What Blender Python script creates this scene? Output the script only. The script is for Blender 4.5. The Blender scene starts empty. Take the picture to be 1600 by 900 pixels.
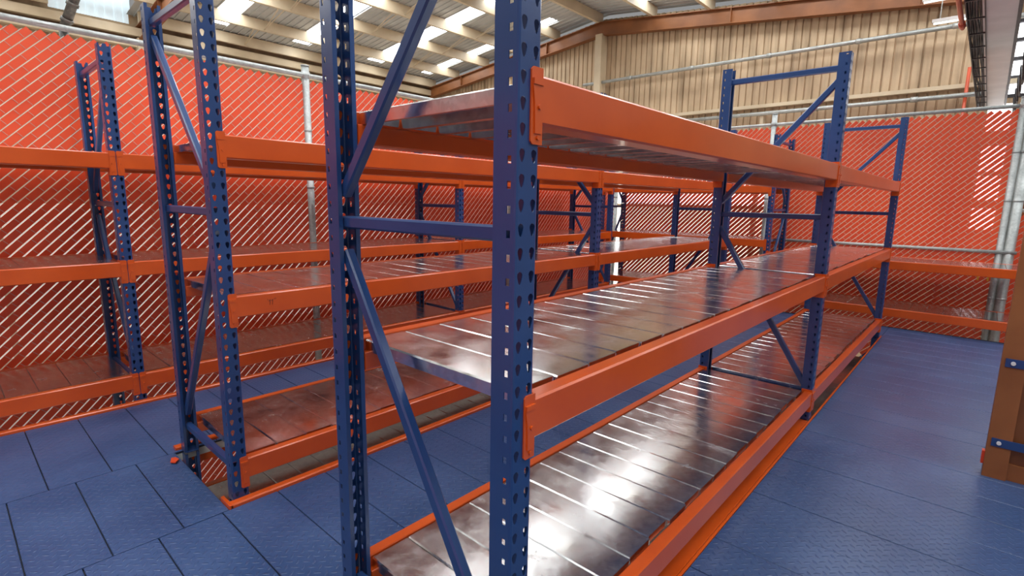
import bpy, math, random
from mathutils import Matrix, Vector

random.seed(7)
scene = bpy.context.scene
col = scene.collection

# ------------------------------------------------------------------ camera
cam_data = bpy.data.cameras.new('camera')
cam_data.sensor_fit = 'HORIZONTAL'
cam_data.sensor_width = 36.0
cam_data.lens = 814.65 / 1600.0 * 36.0
cam_data.clip_start = 0.05
cam_data.clip_end = 300.0
cam = bpy.data.objects.new('camera', cam_data)
col.objects.link(cam)
CAM_H = 1.417
yaw, pitch, roll = (math.radians(a) for a in (41.926, 9.539, 0.984))
fw = Vector((-math.sin(yaw) * math.cos(pitch), math.cos(yaw) * math.cos(pitch), -math.sin(pitch)))
rt0 = Vector((math.cos(yaw), math.sin(yaw), 0.0))
up0 = rt0.cross(fw)
rt = rt0 * math.cos(roll) + up0 * math.sin(roll)
up = up0 * math.cos(roll) - rt0 * math.sin(roll)
m = Matrix.Identity(4)
for i in range(3):
    m[i][0], m[i][1], m[i][2] = rt[i], up[i], -fw[i]
m[2][3] = CAM_H
cam.matrix_world = m
scene.camera = cam

# ------------------------------------------------------------------ world, lights, exposure
world = bpy.data.worlds.new('world')
scene.world = world
world.use_nodes = True
bg = world.node_tree.nodes['Background']
bg.inputs['Color'].default_value = (0.97, 0.97, 0.97, 1.0)
bg.inputs['Strength'].default_value = 0.55

vs = scene.view_settings
vs.view_transform = 'Standard'
vs.look = 'None'
vs.gamma = 1.0
vs.use_curve_mapping = False
vs.exposure = -0.92
scene.cycles.use_denoising = True
scene.cycles.max_bounces = 8
scene.cycles.diffuse_bounces = 4
scene.cycles.glossy_bounces = 6
scene.cycles.sample_clamp_indirect = 6.0

SKYLIGHT_POWER = 24.0


# ------------------------------------------------------------------ helpers


def tag(o, label=None, cat=None, group=None, kind=None):
    if label:
        o['label'] = label
    if cat:
        o['category'] = cat
    if group:
        o['group'] = group
    if kind:
        o['kind'] = kind
    return o


def link(name, data, parent=None):
    o = bpy.data.objects.new(name, data)
    col.objects.link(o)
    if parent is not None:
        o.parent = parent
    return o


def empty(name, loc=(0, 0, 0), rz=0.0, parent=None):
    o = link(name, None, parent)
    o.location = loc
    o.rotation_euler = (0, 0, rz)
    o.empty_display_size = 0.1
    return o


class MB:
    def __init__(self):
        self.v, self.f = [], []

    def quad(self, *pts):
        n = len(self.v)
        self.v += [tuple(p) for p in pts]
        self.f.append(tuple(range(n, n + len(pts))))

    def box(self, x0, x1, y0, y1, z0, z1):
        n = len(self.v)
        self.v += [(x0, y0, z0), (x1, y0, z0), (x1, y1, z0), (x0, y1, z0),
                   (x0, y0, z1), (x1, y0, z1), (x1, y1, z1), (x0, y1, z1)]
        for q in ((0, 3, 2, 1), (4, 5, 6, 7), (0, 1, 5, 4), (1, 2, 6, 5), (2, 3, 7, 6), (3, 0, 4, 7)):
            self.f.append(tuple(n + i for i in q))
        return self

    def prism(self, poly, fn, t0, t1, caps=True):
        """poly: list of 2D points (counter-clockwise), fn(a, b, t) -> 3D."""
        n, k = len(self.v), len(poly)
        for t in (t0, t1):
            self.v += [tuple(fn(a, b, t)) for a, b in poly]
        for i in range(k):
            j = (i + 1) % k
            self.f.append((n + i, n + j, n + k + j, n + k + i))
        if caps:
            self.f.append(tuple(n + k - 1 - i for i in range(k)))
            self.f.append(tuple(n + k + i for i in range(k)))
        return self

    def tube(self, p0, p1, r, seg=8, caps=True, r1=None):
        p0, p1 = Vector(p0), Vector(p1)
        d = (p1 - p0).normalized()
        a = Vector((0, 0, 1)) if abs(d.z) < 0.9 else Vector((1, 0, 0))
        u = d.cross(a).normalized()
        w = d.cross(u)
        r1 = r if r1 is None else r1
        n = len(self.v)
        for p, rr in ((p0, r), (p1, r1)):
            for i in range(seg):
                t = 2 * math.pi * i / seg
                self.v.append(tuple(p + (u * math.cos(t) + w * math.sin(t)) * rr))
        for i in range(seg):
            j = (i + 1) % seg
            self.f.append((n + i, n + seg + i, n + seg + j, n + j))
        if caps:
            self.f.append(tuple(n + i for i in range(seg)))
            self.f.append(tuple(n + 2 * seg - 1 - i for i in range(seg)))
        return self

    def bar(self, p0, p1, wdt, hgt, side, ch=0.004):
        """bar with chamfered edges; side = direction of the width."""
        p0, p1, s = Vector(p0), Vector(p1), Vector(side).normalized()
        d = (p1 - p0).normalized()
        s = (s - d * s.dot(d)).normalized()
        h = d.cross(s)
        a, b = wdt / 2, hgt / 2
        c = min(ch, a * 0.4, b * 0.4)
        poly = [(-a + c, -b), (a - c, -b), (a, -b + c), (a, b - c), (a - c, b), (-a + c, b), (-a, b - c), (-a, -b + c)]
        L = (p1 - p0).length
        return self.prism(poly, lambda x, y, t: p0 + s * x + h * y + d * t, 0, L)

    def mesh(self, name, mat=None, smooth=False):
        me = bpy.data.meshes.new(name)
        me.from_pydata(self.v, [], self.f)
        if mat:
            me.materials.append(mat)
        if smooth:
            for p in me.polygons:
                p.use_smooth = True
        me.update()
        return me

    def build(self, name, mat, parent=None, smooth=False):
        return link(name, self.mesh(name, mat, smooth), parent)


# ------------------------------------------------------------------ materials


def nodes_of(name):
    mt = bpy.data.materials.new(name)
    mt.use_nodes = True
    nt = mt.node_tree
    return mt, nt, nt.nodes, nt.links, nt.nodes['Principled BSDF']


def nd(ns, t, **kw):
    n = ns.new(t)
    for k, v in kw.items():
        setattr(n, k, v)
    return n


def noise_mix(nt, c0, c1, scale, detail=4.0, lo=0.35, hi=0.7, coord='Object', stretch=None):
    ns, ls = nt.nodes, nt.links
    tc = ns.new('ShaderNodeTexCoord')
    src = tc.outputs[coord] if coord != 'World' else None
    if src is None:
        src = ns.new('ShaderNodeNewGeometry').outputs['Position']
    if stretch:
        mp = ns.new('ShaderNodeMapping')
        mp.inputs['Scale'].default_value = stretch
        ls.new(src, mp.inputs['Vector'])
        src = mp.outputs['Vector']
    no = ns.new('ShaderNodeTexNoise')
    no.inputs['Scale'].default_value = scale
    no.inputs['Detail'].default_value = detail
    ls.new(src, no.inputs['Vector'])
    cr = ns.new('ShaderNodeValToRGB')
    cr.color_ramp.elements[0].position, cr.color_ramp.elements[1].position = lo, hi
    cr.color_ramp.elements[0].color = (*c0, 1)
    cr.color_ramp.elements[1].color = (*c1, 1)
    ls.new(no.outputs['Fac'], cr.inputs['Fac'])
    return cr.outputs['Color'], no.outputs['Fac'], src


def paint(name, c0, c1, rough=0.3, scale=3.0, coat=0.0, bump=0.0, spec=0.5, coord='Object'):
    mt, nt, ns, ls, bs = nodes_of(name)
    c, f, src = noise_mix(nt, c0, c1, scale, coord=coord)
    ls.new(c, bs.inputs['Base Color'])
    bs.inputs['Roughness'].default_value = rough
    bs.inputs['Specular IOR Level'].default_value = spec
    bs.inputs['Coat Weight'].default_value = coat
    bs.inputs['Coat Roughness'].default_value = 0.12
    if bump:
        no = ns.new('ShaderNodeTexNoise')
        no.inputs['Scale'].default_value = 60
        ls.new(src, no.inputs['Vector'])
        b = ns.new('ShaderNodeBump')
        b.inputs['Strength'].default_value = bump
        b.inputs['Distance'].default_value = 0.002
        ls.new(no.outputs['Fac'], b.inputs['Height'])
        ls.new(b.outputs['Normal'], bs.inputs['Normal'])
    return mt


def galvanised(name, c0, c1, rough=0.2, scale=40, metal=1.0):
    mt, nt, ns, ls, bs = nodes_of(name)
    geo = ns.new('ShaderNodeNewGeometry')
    vo = ns.new('ShaderNodeTexVoronoi')
    vo.inputs['Scale'].default_value = scale
    ls.new(geo.outputs['Position'], vo.inputs['Vector'])
    no = ns.new('ShaderNodeTexNoise')
    no.inputs['Scale'].default_value = 5.0
    no.inputs['Detail'].default_value = 6.0
    ls.new(geo.outputs['Position'], no.inputs['Vector'])
    mx = ns.new('ShaderNodeMix')
    mx.data_type = 'FLOAT'
    mx.inputs[0].default_value = 0.75
    sep = ns.new('ShaderNodeSeparateColor')
    ls.new(vo.outputs['Color'], sep.inputs['Color'])
    ls.new(sep.outputs[0], mx.inputs[2])
    ls.new(no.outputs['Fac'], mx.inputs[3])
    cr = ns.new('ShaderNodeValToRGB')
    cr.color_ramp.elements[0].position, cr.color_ramp.elements[1].position = 0.3, 0.7
    cr.color_ramp.elements[0].color = (*c0, 1)
    cr.color_ramp.elements[1].color = (*c1, 1)
    ls.new(mx.outputs[0], cr.inputs['Fac'])
    ls.new(cr.outputs['Color'], bs.inputs['Base Color'])
    mr = ns.new('ShaderNodeMapRange')
    mr.inputs['From Min'].default_value, mr.inputs['From Max'].default_value = 0.3, 0.7
    mr.inputs['To Min'].default_value, mr.inputs['To Max'].default_value = rough * 0.7, rough * 2.0
    n3 = ns.new('ShaderNodeTexNoise')
    n3.inputs['Scale'].default_value = 9.0
    n3.inputs['Detail'].default_value = 9.0
    n3.inputs['Roughness'].default_value = 0.72
    ls.new(geo.outputs['Position'], n3.inputs['Vector'])
    ls.new(n3.outputs['Fac'], mr.inputs['Value'])
    ls.new(mr.outputs['Result'], bs.inputs['Roughness'])
    bs.inputs['Metallic'].default_value = metal
    bp = ns.new('ShaderNodeBump')
    bp.inputs['Strength'].default_value = 0.06
    bp.inputs['Distance'].default_value = 0.003
    n2 = ns.new('ShaderNodeTexNoise')
    n2.inputs['Scale'].default_value = 7.0
    ls.new(geo.outputs['Position'], n2.inputs['Vector'])
    ls.new(n2.outputs['Fac'], bp.inputs['Height'])
    ls.new(bp.outputs['Normal'], bs.inputs['Normal'])
    return mt


def emitter(name, colour, strength):
    mt, nt, ns, ls, bs = nodes_of(name)
    c, f, s = noise_mix(nt, tuple(0.9 * a for a in colour), colour, 2.0)
    bs.inputs['Base Color'].default_value = (*colour, 1)
    ls.new(c, bs.inputs['Emission Color'])
    bs.inputs['Emission Strength'].default_value = strength
    return mt


def mathn(ns, ls, op, a, b=None):
    n = ns.new('ShaderNodeMath')
    n.operation = op
    for i, x in enumerate((a, b)):
        if x is None:
            continue
        if isinstance(x, (int, float)):
            n.inputs[i].default_value = x
        else:
            ls.new(x, n.inputs[i])
    return n.outputs[0]


def tread_plate(name):
    """blue painted tread plate: raised lozenges as fine relief."""
    mt, nt, ns, ls, bs = nodes_of(name)
    geo = ns.new('ShaderNodeNewGeometry')
    mp = ns.new('ShaderNodeMapping')
    mp.inputs['Rotation'].default_value = (0, 0, math.radians(45))
    mp.inputs['Scale'].default_value = (31, 31, 31)
    ls.new(geo.outputs['Position'], mp.inputs['Vector'])
    sx = ns.new('ShaderNodeSeparateXYZ')
    ls.new(mp.outputs['Vector'], sx.inputs[0])
    u, v = sx.outputs[0], sx.outputs[1]
    fu, fv = mathn(ns, ls, 'FLOOR', u), mathn(ns, ls, 'FLOOR', v)
    par = mathn(ns, ls, 'FLOORED_MODULO', mathn(ns, ls, 'ADD', fu, fv), 2.0)
    lu = mathn(ns, ls, 'SUBTRACT', mathn(ns, ls, 'SUBTRACT', u, fu), 0.5)
    lv = mathn(ns, ls, 'SUBTRACT', mathn(ns, ls, 'SUBTRACT', v, fv), 0.5)
    lu2, lv2 = mathn(ns, ls, 'MULTIPLY', lu, lu), mathn(ns, ls, 'MULTIPLY', lv, lv)

    def loz(a, b):
        d = mathn(ns, ls, 'ADD', mathn(ns, ls, 'DIVIDE', a, 0.2), mathn(ns, ls, 'DIVIDE', b, 0.024))
        return mathn(ns, ls, 'MAXIMUM', mathn(ns, ls, 'SUBTRACT', 1.0, d), 0.0)
    A, B = loz(lu2, lv2), loz(lv2, lu2)
    mx = ns.new('ShaderNodeMix')
    mx.data_type = 'FLOAT'
    ls.new(par, mx.inputs[0])
    ls.new(A, mx.inputs[2])
    ls.new(B, mx.inputs[3])
    h = mathn(ns, ls, 'POWER', mx.outputs[0], 0.6)
    bp = ns.new('ShaderNodeBump')
    bp.inputs['Strength'].default_value = 0.6
    bp.inputs['Distance'].default_value = 0.004
    ls.new(h, bp.inputs['Height'])
    ls.new(bp.outputs['Normal'], bs.inputs['Normal'])
    c, f, s = noise_mix(nt, FLOOR0, FLOOR1, 2.2, detail=6, coord='World')
    ls.new(c, bs.inputs['Base Color'])
    mr = ns.new('ShaderNodeMapRange')
    mr.inputs['To Min'].default_value, mr.inputs['To Max'].default_value = 0.22, 0.42
    ls.new(f, mr.inputs['Value'])
    ls.new(mr.outputs['Result'], bs.inputs['Roughness'])
    return mt


def wall_paint(name, c0, c1, rough=0.6, scale=1.1):
    mt, nt, ns, ls, bs = nodes_of(name)
    a, f, s = noise_mix(nt, c0, c1, scale, detail=6, coord='World')
    b, f2, s2 = noise_mix(nt, (0.55, 0.52, 0.48), (1, 1, 1), 3.0, detail=6, lo=0.32, hi=0.52, coord='World', stretch=(1.6, 1.0, 0.16))
    mx = ns.new('ShaderNodeMix')
    mx.data_type = 'RGBA'
    mx.blend_type = 'MULTIPLY'
    mx.inputs[0].default_value = 0.8
    ls.new(a, mx.inputs[6])
    ls.new(b, mx.inputs[7])
    ls.new(mx.outputs[2], bs.inputs['Base Color'])
    bs.inputs['Roughness'].default_value = rough
    return mt


FLOOR0, FLOOR1 = (0.028, 0.062, 0.158), (0.045, 0.088, 0.205)
M = {}
M['blue'] = paint('blue_rack_paint', (0.011, 0.042, 0.145), (0.018, 0.058, 0.185), rough=0.28, coat=0.25)
M['orange'] = paint('orange_beam_paint', (0.54, 0.072, 0.006), (0.62, 0.092, 0.010), rough=0.28, coat=0.3)
M['slat'] = paint('orange_slat_plastic', (0.68, 0.060, 0.014), (0.80, 0.086, 0.022), rough=0.45, scale=1.5, coord='World')
M['galv'] = galvanised('galvanised_sheet', (0.66, 0.66, 0.66), (0.86, 0.865, 0.86), rough=0.15, scale=60)
M['pipe'] = galvanised('galvanised_pipe', (0.36, 0.38, 0.37), (0.50, 0.52, 0.51), rough=0.42, scale=60, metal=0.8)
M['wire'] = paint('galvanised_wire', (0.72, 0.66, 0.60), (0.85, 0.80, 0.74), rough=0.35, scale=8)
M['duct'] = galvanised('dark_duct_steel', (0.10, 0.10, 0.095), (0.22, 0.21, 0.19), rough=0.35, scale=30, metal=0.7)
M['wire_shaded'] = paint('shaded_wire', (0.42, 0.34, 0.28), (0.55, 0.45, 0.38), rough=0.5, scale=8)  # same galvanised wire, with shade put into a darker colour
M['floor'] = tread_plate('blue_tread_plate')
M['dark'] = paint('dark_subfloor', (0.010, 0.012, 0.02), (0.02, 0.022, 0.03), rough=0.7)
M['concrete'] = paint('lower_concrete', (0.55, 0.52, 0.48), (0.7, 0.67, 0.63), rough=0.8, scale=1)
M['tan'] = wall_paint('tan_wall_sheet', (0.44, 0.32, 0.20), (0.60, 0.455, 0.295), rough=0.6, scale=1.1)
M['cream'] = paint('cream_purlin_paint', (0.50, 0.41, 0.28), (0.64, 0.54, 0.38), rough=0.5, scale=1.5)
M['roof'] = paint('grey_roof_sheet', (0.40, 0.41, 0.40), (0.54, 0.55, 0.53), rough=0.45, scale=1.2)
M['rust'] = paint('orange_brown_steel', (0.18, 0.062, 0.018), (0.27, 0.10, 0.03), rough=0.5, scale=2)
M['red'] = paint('red_pipe_paint', (0.45, 0.07, 0.03), (0.6, 0.10, 0.045), rough=0.4)
M['white'] = paint('white_beam_paint', (0.52, 0.50, 0.49), (0.62, 0.60, 0.59), rough=0.45)
M['cable'] = paint('black_cable', (0.012, 0.012, 0.016), (0.05, 0.045, 0.05), rough=0.5, scale=20)
M['wood'] = paint('stained_wood', (0.20, 0.066, 0.018), (0.31, 0.115, 0.035), rough=0.5, scale=2.5)
M['ply'] = paint('stained_plywood', (0.13, 0.042, 0.012), (0.20, 0.07, 0.02), rough=0.5, scale=2.0)
M['bolt'] = paint('zinc_bolt', (0.6, 0.6, 0.6), (0.75, 0.75, 0.75), rough=0.3)
M['ink'] = paint('marker_ink', (0.03, 0.012, 0.01), (0.05, 0.02, 0.015), rough=0.6)
M['yellow'] = paint('yellow_paint', (0.75, 0.42, 0.02), (0.85, 0.5, 0.04), rough=0.5)
M['sky'] = emitter('skylight_sheet', (0.93, 0.97, 1.0), SKYLIGHT_POWER)
M['window'] = emitter('bright_daylight_glazing', (0.95, 0.97, 1.0), 11.0)
M['window_small'] = emitter('small_window_glazing', (0.95, 0.97, 1.0), 5.0)
M['window_low'] = emitter('dim_daylight_glazing', (1.0, 0.90, 0.74), 6.0)
M['translucent'] = emitter('translucent_wall_sheet', (0.78, 0.93, 1.0), 0.85)
M['added_glow'] = emitter('added_wall_glow', (1.0, 0.95, 0.86), 1.1)  # glow of the panels added to the left wall
M['lamp'] = emitter('fluorescent_tube', (0.95, 1.0, 0.95), 2.5)

# ------------------------------------------------------------------ rack dimensions
B = 0.0702          # width of an upright (along the run)
W = 0.0657          # depth of an upright
D = 0.763           # depth of a frame
P = 0.0508          # hole pitch
ZTOP = 2.3306
BEAM_H = 0.0985
T = 0.0022
BX = 0.003          # beam face stands proud of the upright by this much


def teardrop(cy, cz):
    pts = []
    n = 14
    for i in range(n):
        a = 2 * math.pi * i / n
        y, z = math.cos(a), math.sin(a)
        if z >= -0.1:
            pts.append((cy + y * 0.0086, cz + 0.0062 + z * 0.0086))
        else:
            k = min(1.0, (-z) / 0.9)
            pts.append((cy + y * (0.0086 - 0.0012 * k), cz + 0.0062 + z * 0.0195 * (0.55 + 0.45 * k)))
    return pts


def make_upright():
    mb = MB()
    r = 0.006
    path = [(-W, 0.014), (-W, 0.0), (-r, 0.0), (-r * 0.3, r * 0.3), (0.0, r), (0.0, B - r),
            (-r * 0.3, B - r * 0.3), (-r, B), (-W, B), (-W, B - 0.014)]

    def nrm(i):
        (x0, y0), (x1, y1) = path[i], path[i + 1]
        dx, dy = x1 - x0, y1 - y0
        l = math.hypot(dx, dy)
        return dy / l, -dx / l

    def pnt(i, s, z, inner):
        (x0, y0), (x1, y1) = path[i], path[i + 1]
        l = math.hypot(x1 - x0, y1 - y0)
        k = s / l
        nx, ny = nrm(i)
        o = T if inner else 0.0
        return (x0 + (x1 - x0) * k - nx * o, y0 + (y1 - y0) * k - ny * o, min(z, ZTOP))

    nseg = len(path) - 1
    lens = [math.hypot(path[i + 1][0] - path[i][0], path[i + 1][1] - path[i][1]) for i in range(nseg)]

    def plain(i, z0, z1):
        l = lens[i]
        for inner in (False, True):
            q = [pnt(i, 0, z0, inner), pnt(i, l, z0, inner), pnt(i, l, z1, inner), pnt(i, 0, z1, inner)]
            mb.quad(*(q if not inner else q[::-1]))

    def holed(i, s0, s1, z0, z1, hole):
        n = len(hole)
        cs, cz = sum(p[0] for p in hole) / n, sum(p[1] for p in hole) / n
        outer = []
        for hs, hz in hole:
            ds, dz = hs - cs, hz - cz
            ks = ((s1 - cs) / ds) if ds > 1e-9 else ((s0 - cs) / ds if ds < -1e-9 else 1e9)
            kz = ((z1 - cz) / dz) if dz > 1e-9 else ((z0 - cz) / dz if dz < -1e-9 else 1e9)
            k = min(ks, kz)
            outer.append([cs + ds * k, cz + dz * k])
        # put the nearest ring point on each corner of the rectangle
        for c in ((s0, z0), (s1, z0), (s1, z1), (s0, z1)):
            j = min(range(n), key=lambda q: (outer[q][0] - c[0]) ** 2 + (outer[q][1] - c[1]) ** 2)
            outer[j] = list(c)
        for a in range(n):
            b = (a + 1) % n
            for inner in (False, True):
                q = [pnt(i, *outer[a], inner), pnt(i, *outer[b], inner), pnt(i, *hole[b], inner), pnt(i, *hole[a], inner)]
                mb.quad(*(q if not inner else q[::-1]))
            mb.quad(pnt(i, *hole[a], False), pnt(i, *hole[b], False), pnt(i, *hole[b], True), pnt(i, *hole[a], True))

    for i in range(nseg):
        plain(i, 0.0, 0.0086)
    for k in range(46):
        z0 = 0.0086 + k * P
        z1 = z0 + P
        sq = 0.026 + k * P
        for i in range(nseg):
            l = lens[i]
            if i in (1, 7):
                c = (W - 0.0206) if i == 1 else (0.0206 - r)
                hole = [(c - 0.0055, sq - 0.008), (c + 0.0055, sq - 0.008), (c + 0.0055, sq + 0.008), (c - 0.0055, sq + 0.008)]
                holed(i, 0, l, z0, z1, hole)
            elif i == 4:
                for c in (0.0165 - r, B - 0.0165 - r):
                    a, b = (0, l / 2) if c < l / 2 else (l / 2, l)
                    holed(i, a, b, z0, z1, teardrop(c, 0.034 + k * P))
            else:
                plain(i, z0, z1)
    return mb.mesh('upright', M['blue'])


UPRIGHT = make_upright()


def brace_mesh(p0, p1, hgt=0.036):
    mb = MB()
    # the channel lies in the plane of the frame: width across y, height in the plane
    mb.bar(p0, p1, 0.030, hgt, (0, 1, 0), 0.005)
    return mb.mesh('brace', M['blue'])


xf, xr = -W + 0.012, -D + W - 0.012
BRACES = {}
for mir in (False, True):
    def mx(x):
        return -D - x if mir else x
    yb = 0.033
    L = []
    for z in (2.245, 1.345, 0.150):
        L.append(brace_mesh((xf, yb, z), (xr, yb, z)))
    L.append(brace_mesh((mx(xf), yb, 2.175), (mx(xr), yb, 1.43)))
    L.append(brace_mesh((mx(xr), yb, 1.255), (mx(xf), yb, 0.225)))
    BRACES[mir] = L


def make_frame(rack, y, mirror, lower=True, drop=0.0):
    fr = empty('upright_frame', (0, y, drop), 0, rack)
    a = link('upright', UPRIGHT, fr)
    b = link('upright', UPRIGHT, fr)
    b.location = (-D, B, 0)
    b.rotation_euler = (0, 0, math.pi)
    for me in BRACES[mirror]:
        link('brace', me, fr)
    if lower:                       # the frames go on through the floor to the storey below
        for src in list(fr.children):
            if src.data == BRACES[mirror][0]:
                continue
            c = src.copy()
            col.objects.link(c)
            c.location.z -= ZTOP + 0.012
    ft = MB()
    for x0, x1 in ((-W - 0.01, -0.003), (-D + 0.003, -D + W + 0.01)):
        ft.box(x0, x1, 0.004, B - 0.004, 0.0, 0.005)
    ft.build('foot_plate', M['blue'], fr)
    return fr


BEAM_PROFILE = [(0.0 - 0.005, -BEAM_H), (0.0, -BEAM_H + 0.005), (0.0, -0.005), (-0.005, 0.0), (-0.043, 0.0),
                (-0.046, -0.003), (-0.046, -0.040), (-0.070, -0.040), (-0.072, -0.042), (-0.072, -BEAM_H + 0.004), (-0.068, -BEAM_H)]
_beam_cache = {}


def beam_mesh(L):
    k = round(L, 3)
    if k not in _beam_cache:
        mb = MB()
        mb.prism(BEAM_PROFILE[::-1], lambda x, z, t: (x + BX, t, z), 0.003, L - 0.003)
        _beam_cache[k] = mb.mesh('beam', M['orange'])
    return _beam_cache[k]


def connector_mesh(end):
    """front leg over half the upright's face, side leg on its web, clip and rivets. end 0: upright lies at y < 0; end 1: at y > 0."""
    s = 1.0 if end == 0 else -1.0
    mb = MB()
    zt, zb, c = 0.013, -0.140, 0.006
    half = B / 2 - 0.002
    # front leg
    y0, y1 = -half, 0.004
    poly = [(y0 + c, zb), (y1, zb), (y1, zt), (y0 + c, zt), (y0, zt - c), (y0, zb + c)]
    mb.prism(poly, lambda a, b, t: (t, s * a, b), 0.0004, 0.0042)
    # side leg
    mb.box(-0.060, 0.004, *sorted((s * 0.0005, s * 0.0042)), zb, zt)
    # safety clip, raised towards its foot
    cy0, cy1 = y0 + 0.008, y1 - 0.004
    pl = [(cy0 - 0.006, -0.022), (cy0, -0.058), (cy0 + 0.002, -0.118), (cy1, -0.118), (cy1, -0.022)]
    mb.prism(pl, lambda a, b, t: (t, s * a, b), 0.004, 0.0075)
    mb.prism([(cy0 - 0.006, -0.022), (cy1, -0.022), (cy1, -0.010), (cy0 - 0.006, -0.010)], lambda a, b, t: (t, s * a, b), 0.004, 0.010)
    for z in (-0.017 + 0.003, -0.065, -0.126):
        base = 0.004 if z < -0.12 or z > -0.02 else 0.0075
        yc = (y0 + y1) / 2 + 0.003
        mb.tube((base, s * yc, z), (base + 0.004, s * yc, z), 0.0048, 10)
    me = mb.mesh('connector', M['orange'])
    return me


CONN = [connector_mesh(0), connector_mesh(1)]


def make_beam(rack, y0, y1, z, rear=False):
    L = y1 - y0
    o = link('beam', beam_mesh(L), rack)
    if rear:
        o.location = (-D, y1, z)
        o.rotation_euler = (0, 0, math.pi)
    else:
        o.location = (0, y0, z)
    a = link('connector', CONN[0], o)
    b = link('connector', CONN[1], o)
    b.location = (0, L, 0)
    return o


BOARD_X0, BOARD_X1 = -D + 0.052, -0.056


def board_mesh(pitch, jut):
    w = pitch - 0.0016
    mb = MB()
    x0, x1 = BOARD_X0, BOARD_X1 - jut
    t, h, c = 0.0016, 0.038, 0.0042
    prof = [(c, 0.0), (0.0, -c), (0.0, -h), (0.012, -h), (0.012, -h + t), (t, -h + t), (t, -c - t), (c, -t),
            (w - c, -t), (w - t, -c - t), (w - t, -h + t), (w - 0.012, -h + t), (w - 0.012, -h), (w, -h), (w, -c), (w - c, 0.0)]
    n = len(prof)
    mb.prism(prof, lambda a, b, q: (q, a, b), x0, x1, caps=False)
    # end tongue folded down at both ends
    for xa in (x0 + 0.001, x1 - 0.001):
        mb.quad((xa, 0.004, -0.001), (xa, w - 0.004, -0.001), (xa, w - 0.010, -0.030), (xa, 0.010, -0.030))
    return mb.mesh('board', M['galv'])


BOARDS = {}


def make_deck(rack, y0, y1, z, n, skip_after=None):
    pitch = (y1 - y0) / n
    key = round(pitch, 4)
    if key not in BOARDS:
        BOARDS[key] = [board_mesh(pitch, j) for j in (0.0, 0.004, 0.008, 0.012)]
    dk = empty('shelf_deck', (0, 0, 0), 0, rack)
    rnd = random.Random(int(z * 1000) + int(y0 * 100))
    for k in range(n):
        if skip_after is not None and k >= skip_after:
            break
        b = link('board', rnd.choice(BOARDS[key]), dk)
        b.location = (0, y0 + k * pitch + 0.0008, z - 0.0015 - rnd.random() * 0.0012)
    return dk


def make_rack(label, loc, rz, frames, bays, mirror=False):
    rk = empty('pallet_rack', loc, rz)
    tag(rk, label, 'rack')
    for k, y in enumerate(frames):
        make_frame(rk, y, mirror, True, -0.035 if (mirror and k == 1) else 0.0)
    for (i, levels, skip) in bays:
        y0, y1 = frames[i] + B, frames[i + 1]
        n = max(1, round((y1 - y0 - 0.018) / 0.1525))
        for z in levels:
            make_beam(rk, y0, y1, z, False)
            make_beam(rk, y0, y1, z, True)
            make_deck(rk, y0 + 0.016, y1 - 0.002, z, n, skip)
    return rk


LEV = (0.196, 0.972, 1.672)
Y1 = 0.807
LOWER = -0.25
rackC = make_rack('blue and orange pallet rack in the foreground with galvanised shelves, nearest the camera',
                  (-0.718, Y1, 0), 0, [0.0, 2.985, 6.035], [(0, LEV, None), (1, LEV, None)])
rackB = make_rack('blue and orange pallet rack in the middle, between the foreground rack and the wall rack',
                  (-2.450, Y1, 0), 0, [0.0, 2.985, 6.035], [(0, LEV, None), (1, LEV, None)], True)
rackA = make_rack('blue and orange pallet rack along the left mesh fence, running out of frame left',
                  (-4.182, Y1, 0), 0, [-3.04, 0.0, 2.985, 6.035], [(0, LEV, None), (1, LEV, None), (2, LEV, None)])
rackD = make_rack('blue and orange pallet rack standing crosswise against the far mesh fence',
                  (-4.84, 7.545, 0), -math.pi / 2, [0.0, 2.64, 5.69], [(0, (0.215, 0.945, 1.672), None), (1, (0.222, 0.787), 16)])
# shelves of the two middle racks just below the floor
for rk in (rackB, rackC):
    for i in (0, 1):
        fr = [0.0, 2.985, 6.035]
        make_deck(rk, fr[i] + B + 0.016, fr[i + 1] - 0.002, LOWER, 19)
        make_beam(rk, fr[i] + B, fr[i + 1], LOWER, False)
        make_beam(rk, fr[i] + B, fr[i + 1], LOWER, True)

# handwritten mark on a middle beam of the middle rack
mk = MB()


def stroke(pts, x=-2.450 + BX + 0.0012, y0=1.02, z0=0.925, k=0.012):
    for a, b in zip(pts, pts[1:]):
        mk.bar((x - rackB.location.x, y0 - Y1 + a[0] * k, z0 + a[1] * k), (x - rackB.location.x, y0 - Y1 + b[0] * k, z0 + b[1] * k), 0.0008, 0.0017, (1, 0, 0), 0.0002)


stroke([(-0.3, 1.5), (-0.2, 1.0)])
stroke([(0.1, 0.6), (0.7, 1.2), (0.45, -0.9)])
stroke([(1.1, 0.6), (1.7, 1.2), (1.45, -0.9)])
stroke([(2.3, 1.6), (2.4, 1.1)])
stroke([(2.8, 1.7), (2.9, 1.2)])
mk.build('handwritten_mark', M['ink'], rackB)

# ------------------------------------------------------------------ floor
floor = empty('floor', (0, 0, 0))
tag(floor, 'floor of blue tread plates with open slots under the racks', None, None, 'structure')
PITCH = 0.249
_plates = {}


def plate(x0, x1, y0, y1):
    g = 0.0022
    key = (round(x1 - x0, 3), round(y1 - y0, 3))
    if key not in _plates:
        w, d = x1 - x0, y1 - y0
        mb = MB()
        c = 0.002
        poly = [(g, -0.006), (d - g, -0.006), (d - g, -c), (d - g - c, 0.0), (g + c, 0.0), (g, -c)]
        mb.prism(poly, lambda a, b, t: (t, a, b), g, w - g)
        _plates[key] = mb.mesh('floor_plate', M['floor'])
    o = link('floor_plate', _plates[key], floor)
    o.location = (x0, y0, -0.0005 - random.random() * 0.0015)
    o.rotation_euler = ((random.random() - 0.5) * 0.004, 0, 0)
    return o


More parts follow.
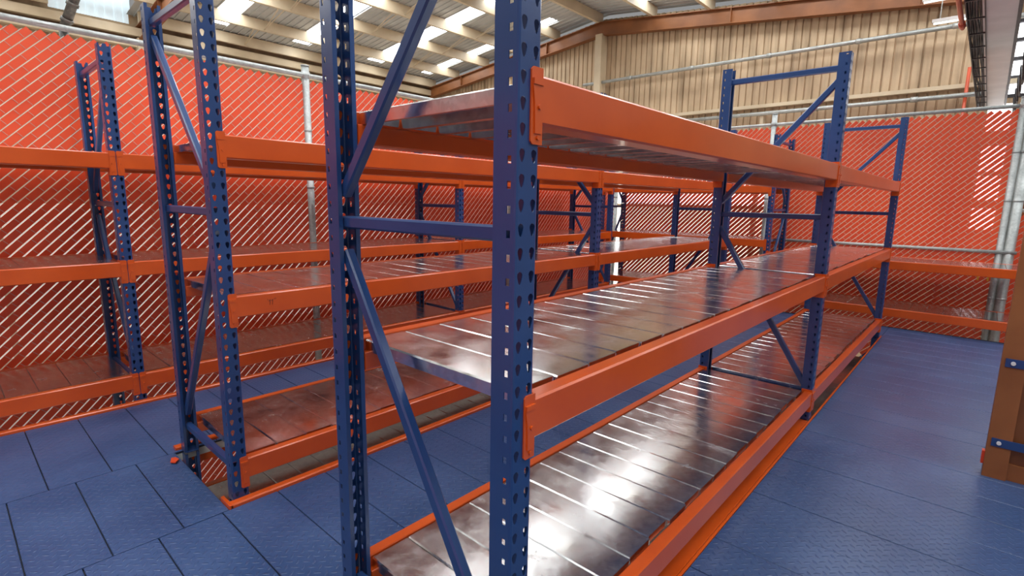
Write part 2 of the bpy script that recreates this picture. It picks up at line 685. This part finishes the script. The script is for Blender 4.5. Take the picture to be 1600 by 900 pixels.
def column(x0, x1, ya, yb, off):
    k = math.floor((ya - off) / PITCH)
    y = off + k * PITCH
    while y < yb - 1e-6:
        a, b = max(y, ya), min(y + PITCH, yb)
        if b - a > 0.02:
            plate(x0, x1, a, b)
        y += PITCH


YN, YF = -1.25, 7.535
XA, XB0, XB1, XC0, XC1 = -4.135, -3.195, -2.405, -1.528, -0.703
column(XA, XB0, YN, YF, -0.010)
column(XB0, XB1, YN, 0.772, 0.090)
column(XB1, XC0, YN, YF, -0.006)
column(XC0, XC1, YN, 0.772, 0.090)
column(XC1, 0.62, YN, YF, 0.1245)
column(0.62, 1.9, YN, YF, 0.0)
column(XB0, XB1, 6.93, YF, 0.090)
column(XC0, XC1, 6.93, YF, 0.090)
sub = MB()
for x0, x1, y0, y1 in ((XA, XB0, YN, YF), (XB1, XC0, YN, YF), (XC1, 1.9, YN, YF), (XB0, XB1, YN, 0.765), (XC0, XC1, YN, 0.765),
                       (XB0, XB1, 6.94, YF), (XC0, XC1, 6.94, YF)):
    sub.box(x0 + 0.004, x1 - 0.004, y0 + 0.002, y1 - 0.002, -0.016, -0.0105)
sub.build('floor_bearer', M['dark'], floor)
jo = MB()
for x0, x1, y0, y1 in ((XA, XB0, YN, YF), (XB1, XC0, YN, YF), (XC1, 1.9, YN, YF), (XB0, XB1, YN, 0.765), (XC0, XC1, YN, 0.765)):
    jo.box(x0 + 0.006, x1 - 0.006, y0 + 0.004, y1 - 0.004, -0.06, -0.017)
jo.build('floor_joists', M['roof'], floor)
# orange edge beams of the floor along the rack slots
for x, s, ya, yb, wd in ((-0.718, 1, 0.78, 6.95, 0.012), (-0.718 - D, -1, 0.78, 6.95, 0.044), (-2.450, 1, 0.78, 6.95, 0.044),
                         (-2.450 - D, -1, 0.78, 6.95, 0.044), (-4.182, 1, YN, 6.95, 0.044)):
    e = MB()
    zc = 0.018 if wd > 0.02 else 0.002
    xc = x + s * (0.002 + wd / 2)
    e.bar((xc, ya, zc - 0.016), (xc, yb, zc - 0.016), wd, 0.032, (1, 0, 0), 0.009)
    xa, xb = sorted((x + s * 0.002, x + s * 0.010))
    e.box(xa, xb, ya, yb, -0.11, -0.014)
    e.build('edge_beam', M['orange'], floor)
e = MB()
e.box(-2.450 - W, -2.450 + 0.046, 0.772, 0.786, -0.06, 0.016)
e.build('edge_cap', M['orange'], floor)
e = MB()
e.bar((-0.718 - 0.045, 0.88, -0.010), (-0.718 - 0.045, 3.785, -0.010), 0.085, 0.012, (1, 0, 0), 0.003)
e.build('edge_ledge', M['orange'], floor)
e = MB()
e.box(-4.10, 1.0, 7.537, 7.543, -0.08, 0.004)
e.build('edge_strip', M['dark'], floor)
lower = MB()
lower.box(-20, 12, -14, 15, -3.6, -3.5)
tag(lower.build('floor_lower_hall', M['concrete']), 'pale concrete floor of the hall below', None, None, 'structure')

chip = MB()
chip.prism([(0, 0), (0.05, -0.018), (0.075, 0.0), (0.045, 0.024), (0.006, 0.018)], lambda a, b, t: (-3.118 + a, 0.733 + b, t + a * 0.05), 0.003, 0.010)
tag(chip.build('plastic_scrap', M['slat']), 'small orange plastic scrap lying on the blue floor by the middle rack', 'scrap')

# ------------------------------------------------------------------ slatted chain-link fences
CELL = 0.0745
RT = math.sqrt(0.5)


def fence(name, label, origin, du, length, z0, ztop, posts, rails, nsign, seed=1):
    """origin at u=0; du: unit vector along the fence; the front face looks along nsign * n."""
    rz = math.atan2(du[1], du[0])
    root = empty(name, origin, rz)          # local x along the fence, local y to its left
    tag(root, label, 'fence')
    mesh_top = ztop - 0.062
    pitch = CELL * RT
    wd, th = 0.0445, 0.004
    cache = {}
    H = mesh_top - z0
    c = -math.floor(H / CELL) * CELL
    k = 0
    wires, cross = MB(), MB()
    rnd = random.Random(seed)
    fr = nsign
    while c < length:
        # slat centre line: x = c + t, z = z0 + t
        ta, tb = max(0.0, -c), min(H, length - c)
        if tb - ta > 0.06:
            key = (round(tb - ta, 3))
            if key not in cache:
                L = (tb - ta) / RT
                mb = MB()
                poly = [(-wd / 2, -th / 2), (wd / 2, -th / 2), (wd / 2, th / 2), (-wd / 2, th / 2)]
                # across (1,-1)*RT in x,z ; along (1,1)*RT
                mb.prism(poly, lambda a, b, t: (a * RT + t * RT, b, -a * RT + t * RT), 0.0, L)
                cache[key] = mb.mesh('slat', M['slat'])
            s = link('slat', cache[key], root)
            s.location = (c + ta, (rnd.random() - 0.5) * 0.002, z0 + ta)
            # the wire beside the slat
            cw = c + CELL / 2
            wa, wb = max(0.0, -cw), min(H, length - cw)
            if wb > wa:
                wires.tube((cw + wa, 0, z0 + wa), (cw + wb, 0, z0 + wb), 0.0019, 4, False)
            # cross wires over the slat, alternately in front and behind
            step = pitch
            t = 0.012
            j = 0
            while t < (tb - ta) / RT:
                x, z = c + ta + t * RT, z0 + ta + t * RT
                dd = pitch / 2
                p0 = Vector((x - dd * RT, 0, z + dd * RT))
                p1 = Vector((x + dd * RT, 0, z - dd * RT))
                if p0.z < mesh_top + 0.02 and p0.x > -0.02 and p1.x < length + 0.02:
                    off = Vector((0, fr * 0.0042, 0))
                    q0, q1 = p0.lerp(p1, 0.16) + off, p0.lerp(p1, 0.84) + off
                    cross.tube(q0, q1, 0.0016, 4, False)
                    cross.tube(p0, q0, 0.0012, 3, False)
                    cross.tube(q1, p1, 0.0012, 3, False)
                t += 2 * step
        c += CELL
        k += 1
    w = wires.build('wire_mesh', M['wire'], root)
    w['kind'] = 'stuff'
    w = cross.build('cross_wires', M['wire_shaded'], root)
    w['kind'] = 'stuff'
    for (u, r, zb, zt) in posts:
        pb = MB()
        pb.tube((u, -fr * 0.0, zb), (u, -fr * 0.0, zt), r, 14)
        pb.tube((u, 0, zt), (u, 0, zt + 0.012), r * 1.12, 14)
        pb.tube((u, 0, ztop - 0.04), (u, 0, ztop + 0.02), r * 1.15, 14)
        for z in (0.35, 0.9, 1.5, 2.05):
            if z < zt:
                pb.tube((u, 0, z), (u, 0, z + 0.02), r * 1.10, 14)
        pb.build('post', M['pipe'], root, True)
    for (z, r, y, ua, ub) in rails:
        rb = MB()
        rb.tube((ua, y, z), (ub, y, z), r, 12)
        rb.build('rail', M['pipe'], root, True)
    return root


FX, FY = -5.08, 8.45
fence('mesh_fence', 'long chain-link fence with orange slats along the left side behind the wall rack',
      (FX, -2.65, 0), (0, 1), FY - 0.06 + 2.65, -1.55, 2.59,
      [(2.40, 0.030, -3.5, 2.62), (2.6 + 2.65, 0.036, -3.5, 2.66), (5.55 + 2.65, 0.030, -3.5, 2.62), (FY + 2.65, 0.040, -3.5, 2.64)],
      [(2.58, 0.0225, 0.0, 0.0, FY + 2.6)], -1)
fence('mesh_fence', 'chain-link fence with orange slats across the far end behind the crosswise rack',
      (FX + 0.14, FY, 0), (1, 0), 5.075, -0.60, 2.59,
      [(-2.48 - FX - 0.14, 0.036, -3.5, 2.72), (5.10, 0.036, -3.5, 2.66), (5.185, 0.05, -3.5, 2.64)],
      [(2.575, 0.0225, 0.0, -0.06, 5.2), (0.912, 0.021, -0.035, 2.6, 5.25)], -1, 2)
fence('mesh_fence', 'low slatted chain-link fence at the right edge beyond the galvanised gate posts',
      (0.26, FY + 0.1, 0), (1, 0), 1.5, -0.60, 1.40,
      [(1.4, 0.03, -3.5, 1.45)], [(1.40, 0.02, 0.0, 0.0, 1.5)], -1, 3)
fence('mesh_fence', 'unseen chain-link fence with orange slats added behind the camera for its reflection',
      (FX + 0.1, -2.7, 0), (1, 0), 7.2, -0.60, 2.59,
      [(0.0, 0.036, -3.5, 2.66), (2.4, 0.036, -3.5, 2.66), (4.8, 0.036, -3.5, 2.66), (7.2, 0.036, -3.5, 2.66)],
      [(2.575, 0.0225, 0.0, 0.0, 7.2)], 1, 4)  # unseen fence, added so the shelf ends reflect orange
yt = MB()
for s in (-1, 1):
    yt.box(0.055 + s * 0.045 - 0.008, 0.055 + s * 0.045 + 0.008, FY - 0.05, FY - 0.047, 0.56, 0.70)
    yt.prism([(0, 0.60), (s * 0.035, 0.63), (0, 0.66)][::s], lambda a, b, t: (0.055 + s * 0.06 + a, t, b), FY - 0.05, FY - 0.047)
tag(yt.build('yellow_marker', M['yellow']), 'pair of yellow arrow markers on the gate post behind the far rack', 'marker')

# ------------------------------------------------------------------ hall: far wall, left wall, roof
YW = 14.0
RX, RZ, SL = -9.05, 6.60, 0.110      # ridge, top of the rafters


def rafter_z(x):
    return RZ - SL * abs(x - RX)


XL, XR, YB = -17.2, 6.0, -9.0
ROOF_UP = 0.30


def ribbed(poly_pts, fn, name, mat, parent=None):
    mb = MB()
    for (a, d), (b, e) in zip(poly_pts, poly_pts[1:]):
        mb.quad(*fn(a, d, b, e))
    return mb.build(name, mat, parent)


def ribs(a0, a1, pitch, depth, flat):
    pts, a = [], a0
    while a < a1:
        pts += [(a, 0.0), (a + flat, 0.0), (a + flat + 0.010, depth), (a + pitch - 0.010, depth)]
        a += pitch
    return pts


# far wall: sheets with ribs; openings for the windows are left out of the sheet
wall_far = empty('wall_far', (0, YW, 0))
tag(wall_far, 'tall ribbed tan sheet wall at the far end of the hall', None, None, 'structure')
WIN = [(-8.65, -4.1, -1.6, 2.15), (-0.29, 0.11, 0.95, 3.5), (-0.06, 1.6, 3.52, 4.9)]


def wall_strips(a, d, b, e):
    out = []
    mid = (a + b) / 2
    z_hi = rafter_z(mid) + 0.12
    spans = [(-3.5, z_hi)]
    for (x0, x1, z0, z1) in WIN:
        if x0 <= mid <= x1:
            spans = [q for s0, s1 in spans for q in ((s0, min(s1, z0)), (max(s0, z1), s1)) if q[1] > q[0] + 0.01]
    return [((a, d, s0), (b, e, s0), (b, e, s1), (a, d, s1)) for s0, s1 in spans]


wmb = MB()
wp = ribs(XL, XR, 0.165, 0.032, 0.128)
for k, ((a, d), (b, e)) in enumerate(zip(wp, wp[1:])):
    for q in wall_strips(a, d, b, e):
        wmb.quad(*q)
    if k % 24 == 23:
        wmb.build('wall_sheet', M['tan'], wall_far)
        wmb = MB()
if wmb.f:
    wmb.build('wall_sheet', M['tan'], wall_far)
for z, name in ((3.77, 'girt'), (0.9, 'girt'), (2.3, 'girt')):
    g = MB()
    g.box(XL, XR, -0.16, -0.02, z - 0.03, z + 0.05)
    if z == 3.77:
        g.build(name, M['cream'], wall_far)
colm = MB()
colm.box(RX - 0.11, RX + 0.11, -0.33, -0.02, -3.5, RZ - 0.36)
colm.build('wall_column', M['cream'], wall_far)
for x in (-4.35,):
    c2 = MB()
    c2.box(x - 0.04, x + 0.04, -0.2, -0.02, -3.5, 3.6)
    c2.build('wall_column', M['cream'], wall_far)

# windows in the far wall
w1 = empty('window_1', (0, YW, 0))
tag(w1, 'bright glazed opening low in the far wall behind the slatted fence', None, None, 'structure')
pn = MB()
pn.box(-8.65, -4.1, 0.06, 0.08, 1.38, 2.15)
pn.build('bright_pane', M['window'], w1)
pn = MB()
pn.box(-8.65, -4.1, 0.06, 0.08, -1.6, 1.30)
pn.build('dim_pane', M['window_low'], w1)
fb = MB()
fb.box(-8.75, -4.0, -0.03, 0.09, 1.30, 1.38)
fb.box(-8.75, -8.65, -0.03, 0.09, -1.6, 2.15)
fb.box(-4.1, -4.0, -0.03, 0.09, -1.6, 2.15)
fb.box(-8.75, -4.0, -0.03, 0.09, 2.15, 2.22)
fb.build('window_frame', M['tan'], w1)
w2 = empty('window_2', (0, YW, 0))
tag(w2, 'narrow bright window in the far wall behind the gate post', None, None, 'structure')
for z0, z1 in ((2.9, 3.40), (2.13, 2.62), (1.58, 2.05), (1.0, 1.42)):
    pn = MB()
    pn.box(-0.29, 0.11, 0.04, 0.06, z0, z1)
    pn.build('pane', M['window_small'], w2)
fb = MB()
for z0, z1 in ((3.40, 3.5), (2.62, 2.9), (2.05, 2.13), (1.42, 1.58), (0.95, 1.0)):
    fb.box(-0.29, 0.11, -0.01, 0.07, z0, z1)
fb.build('window_frame', M['tan'], w2)
w3 = empty('window_3', (0, YW, 0))
tag(w3, 'high bright window in the far wall at the right edge', None, None, 'structure')
for i in range(4):
    pn = MB()
    z0 = 3.56 + i * 0.335
    pn.box(-0.05, 1.58, 0.04, 0.06, z0, z0 + 0.27)
    pn.build('pane', M['window_small'], w3)
fb = MB()
for i in range(5):
    z0 = 3.50 + i * 0.335
    fb.box(-0.06, 1.6, -0.03, 0.08, z0, z0 + 0.06)
for x in (-0.06, 0.30, 0.70, 1.10, 1.55):
    fb.box(x, x + 0.05, -0.03, 0.08, 3.5, 4.9)
fb.build('window_frame', M['cable'], w3)

# left wall
wall_left = empty('wall_left', (XL, 0, 0))
tag(wall_left, 'ribbed tan side wall of the hall with a translucent strip', None, None, 'structure')
wl = MB()
ez = rafter_z(XL) + 0.1
for y0, y1, z0, z1 in ((YB, YW, -3.5, -2.6), (YB, YW, 1.15, 5.78), (YB, 2.45, 5.78, ez + 0.3), (4.05, YW, 5.78, ez + 0.3)):
    wl.box(-0.04, 0.0, y0, y1, z0, z1)
for k in range(12):
    wl.box(-0.04, 0.02, YB + k * 2.0, YB + k * 2.0 + 0.12, -2.6, 1.15)
wl.build('wall_sheet', M['tan'], wall_left)
tp = MB()
tp.box(-0.03, -0.02, 2.4, 4.1, 5.78, 6.75)
for k in range(9):
    tp.box(-0.02, -0.006, 2.42 + k * 0.19, 2.436 + k * 0.19, 5.78, 6.75)
tp.build('translucent_sheet', M['translucent'], wall_left)
tp = MB()
tp.box(0.0, 1.0, 2.4, 4.1, 6.72, 6.75)
tp.build('raised_eave_sheet', M['roof'], wall_left)
w4 = empty('added_glow_band', (XL, 0, 0))  # added emitters that brighten the fence gaps and the hall below
tag(w4, 'row of glowing panels added along the left wall to light the fence from behind', None, None, 'structure')
for k in range(11):
    tp = MB()
    tp.box(-0.035, -0.025, YB + k * 2.0 + 0.12, YB + k * 2.0 + 2.0, -2.6, 1.15)
    tp.build('pane', M['added_glow'], w4)

# roof
ceiling = empty('ceiling', (0, 0, 0))
tag(ceiling, 'ribbed roof of the hall on cream purlins with skylight strips', None, None, 'structure')
SKY_Y = [(-5.9, -5.35), (-3.6, -3.05), (-1.3, -0.75), (0.95, 1.5), (3.2, 3.75), (5.62, 6.14), (7.98, 8.50), (10.62, 11.18), (12.9, 13.3)]


def roof_z(x):
    return rafter_z(x) + ROOF_UP


rp = ribs(YB, YW, 0.20, -0.025, 0.15)
rb = MB()
for k, ((a, d), (b, e)) in enumerate(zip(rp, rp[1:])):
    mid = (a + b) / 2
    for x0, x1 in ((XL, RX), (RX, XR)):
        spans = [(x0, x1)]
        if any(s0 <= mid <= s1 for s0, s1 in SKY_Y):
            spans = [(XL, XL + 0.8), (-10.3, RX)] if x0 == XL else [(RX, -7.6), (XR - 1.0, XR)]
        elif x0 == XL and 2.45 < mid < 4.05:
            spans = [(-16.2, RX)]
        for q0, q1 in spans:
            if 2.45 < mid < 4.05 and q0 == XL:
                continue
            z0, z1 = roof_z(q0), roof_z(q1)
            rb.quad((q0, a, z0 + d), (q0, b, z0 + e), (q1, b, z1 + e), (q1, a, z1 + d))
    if k % 20 == 19:
        rb.build('roof_sheet', M['roof'], ceiling)
        rb = MB()
if rb.f:
    rb.build('roof_sheet', M['roof'], ceiling)
for s0, s1 in SKY_Y:
    for q0, q1 in ((XL + 0.8, -10.3), (-7.6, XR - 1.0)):
        sk = MB()
        sk.quad((q0, s0 - 0.02, roof_z(q0) + 0.01), (q0, s1 + 0.02, roof_z(q0) + 0.01), (q1, s1 + 0.02, roof_z(q1) + 0.01), (q1, s0 - 0.02, roof_z(q1) + 0.01))
        sk.build('skylight', M['sky'], ceiling)
for x in (-16.77, -15.40, -13.83, -12.27, -10.70, -9.13, -7.40, -5.80, -4.23, -2.66, -1.1, 0.5, 2.1, 3.7, 5.2):
    pz = rafter_z(x) - 0.01
    pu = MB()
    for ya, yb in (((YB, 2.4), (4.15, YW - 0.05)) if x < -16.5 else ((YB, YW - 0.05),)):
        pu.box(x - 0.032, x + 0.032, ya, yb, pz, pz + 0.275)
        pu.box(x - 0.055, x - 0.032, ya, yb, pz, pz + 0.012)
    pu.build('purlin', M['cream'], ceiling)
# thin bracing straps between purlins
xs = [-16.77, -15.40, -13.83, -12.27, -10.70, -9.13]
for y in (1.9, 4.3, 6.75, 9.15, 11.8):
    for xa, xb in zip(xs, xs[1:]):
        st = MB()
        for s in (-0.10, 0.10):
            st.bar((xa, y, rafter_z(xa) + 0.01), (xb - 0.1, y + s, rafter_z(xb) + 0.25), 0.03, 0.006, (0, 1, 0), 0.001)
        st.build('brace_strap', M['cream'], ceiling)


def rafter(y, mat):
    mb = MB()
    for x0, x1 in ((XL + 0.1, RX), (RX, XR)):
        def fn(a, b, t):
            x = x0 + (x1 - x0) * t
            return (x, y + a, rafter_z(x) + b)
        for (a0, a1, b0, b1) in ((-0.10, 0.10, -0.022, -0.006), (-0.10, 0.10, -0.375, -0.355), (-0.008, 0.008, -0.36, -0.01)):
            mb.prism([(a0, b0), (a1, b0), (a1, b1), (a0, b1)], fn, 0.0, 1.0)
        # stiffener and splice plates
        for t in (0.25, 0.5, 0.75):
            x = x0 + (x1 - x0) * t
            mb.box(x - 0.008, x + 0.008, y - 0.09, y + 0.09, rafter_z(x) - 0.36, rafter_z(x) - 0.02)
    return mb.build('rafter', mat, ceiling)


rafter(YW - 0.16, M['rust'])
rafter(4.25, M['rust'])
rafter(-4.5, M['rust'])
lc = MB()
lc.box(XL + 0.05, XL + 0.35, 4.12, 4.38, -3.5, rafter_z(XL) - 0.3)
lc.build('rafter_column', M['cream'], ceiling)
for z, hh, dd in ((5.28, 0.09, 0.22), (5.55, 0.10, 0.30)):
    g = MB()
    g.box(XL + 0.02, XL + dd, YB, YW - 0.1, z - hh, z + hh)
    g.build('eave_girt', M['cream'], ceiling)

# pipes along the far wall
pp = MB()
pp.tube((-9.6, YW - 0.22, 4.905), (0.2, YW - 0.22, 4.905), 0.045, 10)
for x in (-8.0, -6.2, -4.3, -2.5, -0.9):
    pp.tube((x - 0.05, YW - 0.22, 4.905), (x + 0.05, YW - 0.22, 4.905), 0.056, 10)
tag(pp.build('wall_pipe', M['pipe'], None, True), 'upper grey pipe running high across the tan far wall', 'pipe')
pp = MB()
pp.tube((-6.4, YW - 0.24, 3.585), (0.0, YW - 0.24, 3.585), 0.045, 10)
for x in (-5.2, -3.2, -1.4):
    pp.tube((x - 0.06, YW - 0.24, 3.585), (x + 0.06, YW - 0.24, 3.585), 0.056, 10)
tag(pp.build('wall_pipe', M['pipe'], None, True), 'lower grey pipe just below the cream girt on the tan far wall', 'pipe')

# crane runway beam overhead, with its cable tray and a red pipe beside it
cb = empty('overhead_beam', (-0.15, 6.0, 3.3))
tag(cb, 'white steel beam running overhead towards the far wall at upper right', 'beam')
f = MB()
f.box(-0.125, 0.125, -4.0, 7.6, 0.0, 0.02)
f.build('lower_flange', M['white'], cb)
f = MB()
f.box(-0.008, 0.008, -4.0, 7.6, 0.02, 0.40)
f.build('web', M['white'], cb)
f = MB()
f.box(-0.125, 0.125, -4.0, 7.6, 0.40, 0.42)
f.build('upper_flange', M['white'], cb)
f = MB()
f.box(0.128, 0.158, -4.0, 7.6, 0.0, 0.10)
f.build('conductor_rail', M['cable'], cb)
ct = empty('cable_tray', (-0.345, 6.0, 3.3))
tag(ct, 'ladder tray of black cables running beside the white overhead beam', 'cable tray')
f = MB()
for x in (-0.055, 0.085):
    f.box(x, x + 0.01, -4.0, 7.5, -0.01, 0.07)
f.build('side_rail', M['cable'], ct)
for k in range(18):
    f = MB()
    f.box(-0.055, 0.095, -3.8 + k * 0.63, -3.77 + k * 0.63, -0.012, 0.0)
    f.build('rung', M['cable'], ct)
f = MB()
rr = random.Random(5)
for k in range(9):
    x = -0.045 + k * 0.015
    y = -4.0
    px, pz = x, 0.02
    while y < 7.4:
        nx, nz = x + (rr.random() - 0.5) * 0.03, 0.02 + rr.random() * 0.04
        f.tube((px, y, pz), (nx, y + 0.9, nz), 0.012, 6, False)
        px, pz, y = nx, nz, y + 0.9
f.build('cables', M['cable'], ct)
f = MB()
f.tube((-0.445, 2.0, 3.33), (-0.445, 7.7, 3.33), 0.022, 10)
f.tube((-0.445, 7.5, 3.33), (-0.445, 7.62, 3.33), 0.032, 10)
tag(f.build('red_pipe', M['red'], None, True), 'thin red pipe beside the black cable tray at upper right', 'pipe')
f = MB()
for k in range(12):
    y = 3.0 + k * 0.95
    f.tube((0.10, y, 3.40), (0.13, y + 0.25, 3.12), 0.014, 6)
    f.tube((0.13, y + 0.25, 3.12), (0.13, y + 0.55, 3.10), 0.014, 6)
    f.tube((0.13, y + 0.55, 3.10), (0.10, y + 0.85, 3.40), 0.014, 6)
tag(f.build('festoon_cable', M['cable']), 'black festoon cable looped along the right of the white overhead beam', 'cable')

f = MB()
f.tube((-0.60, 13.78, 4.1), (-0.60, 13.78, -1.0), 0.03, 10)
tag(f.build('fire_riser', M['red'], None, True), 'thin red riser pipe on the tan far wall left of the cable tray', 'pipe')
# two fluorescent fittings by the end of the upper pipe
for (x0, x1, z, lab) in ((-1.115, -0.62, 4.53, 'lower fluorescent tube fitting above the grey pipe at upper right'),
                         (-1.27, -0.84, 4.85, 'upper fluorescent tube fitting cut by the top of the frame at right')):
    t = empty('tube_light', (0, 12.0 if z < 4.7 else 11.8, z))
    tag(t, lab, 'light', 'fluorescent fittings by the cable tray')
    f = MB()
    f.box(x0, x1, -0.04, 0.04, 0.03, 0.08)
    f.build('housing', M['white'], t)
    f = MB()
    f.tube((x0 + 0.02, 0, 0.012), (x1 - 0.02, 0, 0.012), 0.016, 10)
    f.build('tube', M['lamp'], t)
    f = MB()
    for x in (x0 + 0.10 + (0.03 if z > 4.7 else 0.0), x1 - 0.05):
        f.tube((x, 0, 0.08), (x, 0, rafter_z(x) - z), 0.008, 6)
    f.build('hanger', M['pipe'], t)

# dark slanting duct at the upper left
d0, d1 = Vector((-10.6, 1.66, 3.82)), Vector((-10.0, 2.0, 4.9))
du_ = MB()
du_.tube(d0, d1, 0.065, 12)
for k in range(5):
    p = d0.lerp(d1, 0.1 + 0.2 * k)
    q = d0.lerp(d1, 0.14 + 0.2 * k)
    du_.tube(p, q, 0.080, 12)
du_.tube(d0, d0 + Vector((0, 0, -2.5)), 0.06, 10)
tag(du_.build('slanted_duct', M['duct'], None, True), 'dark slanting duct above the fence rail at upper left', 'duct')

# ------------------------------------------------------------------ wooden gate panel at the right edge
cr = empty('wooden_panel', (0.149, 3.646, 0))
tag(cr, 'brown wooden panel with blue straps standing at the right edge of the floor', 'panel')
f = MB()
f.box(0.0, 0.095, 0.0, 0.075, 0.0, 2.0)
f.build('stile', M['wood'], cr)
f = MB()
f.box(0.095, 1.05, 0.03, 0.055, 0.03, 1.97)
f.build('plywood_sheet', M['ply'], cr)
f = MB()
f.box(1.05, 1.145, 0.0, 0.075, 0.0, 2.0)
f.build('stile', M['wood'], cr)
for z0, z1 in ((0.0, 0.09), (1.91, 2.0)):
    f = MB()
    f.box(0.095, 1.05, 0.02, 0.065, z0, z1)
    f.build('rail', M['wood'], cr)
for z in (0.20, 0.635, 1.25):
    f = MB()
    n = 14
    for i in range(n):
        x0, x1 = 0.015 + i * 0.08, 0.015 + (i + 1) * 0.08
        twist = 0.012 if z == 0.20 and i > 1 else 0.0
        f.box(x0, x1, -0.006 - twist, -0.0005 - twist * 0.5, z - 0.022 + twist * 0.5, z + 0.022 - twist)
    s = f.build('strap', M['blue'], cr)
    b = MB()
    b.tube((0.045, -0.006, z), (0.045, -0.014, z), 0.010, 8)
    b.build('bolt', M['bolt'], s)
f = MB()
f.box(-0.012, 0.004, 0.02, 0.06, 0.06, 0.13)
f.build('latch', M['slat'], cr)

# brown container beyond the low fence
f = MB()
f.box(0.35, 3.0, 10.2, 12.0, -3.5, 2.1)
for z in (0.6, 1.35, 2.05):
    f.box(0.30, 3.05, 10.16, 10.2, z, z + 0.06)
for x in (0.32, 0.95, 1.6):
    f.box(x, x + 0.06, 10.15, 10.2, -1.0, 2.1)
tag(f.build('container', M['ply']), 'brown container standing beyond the low fence at the right edge', 'container')
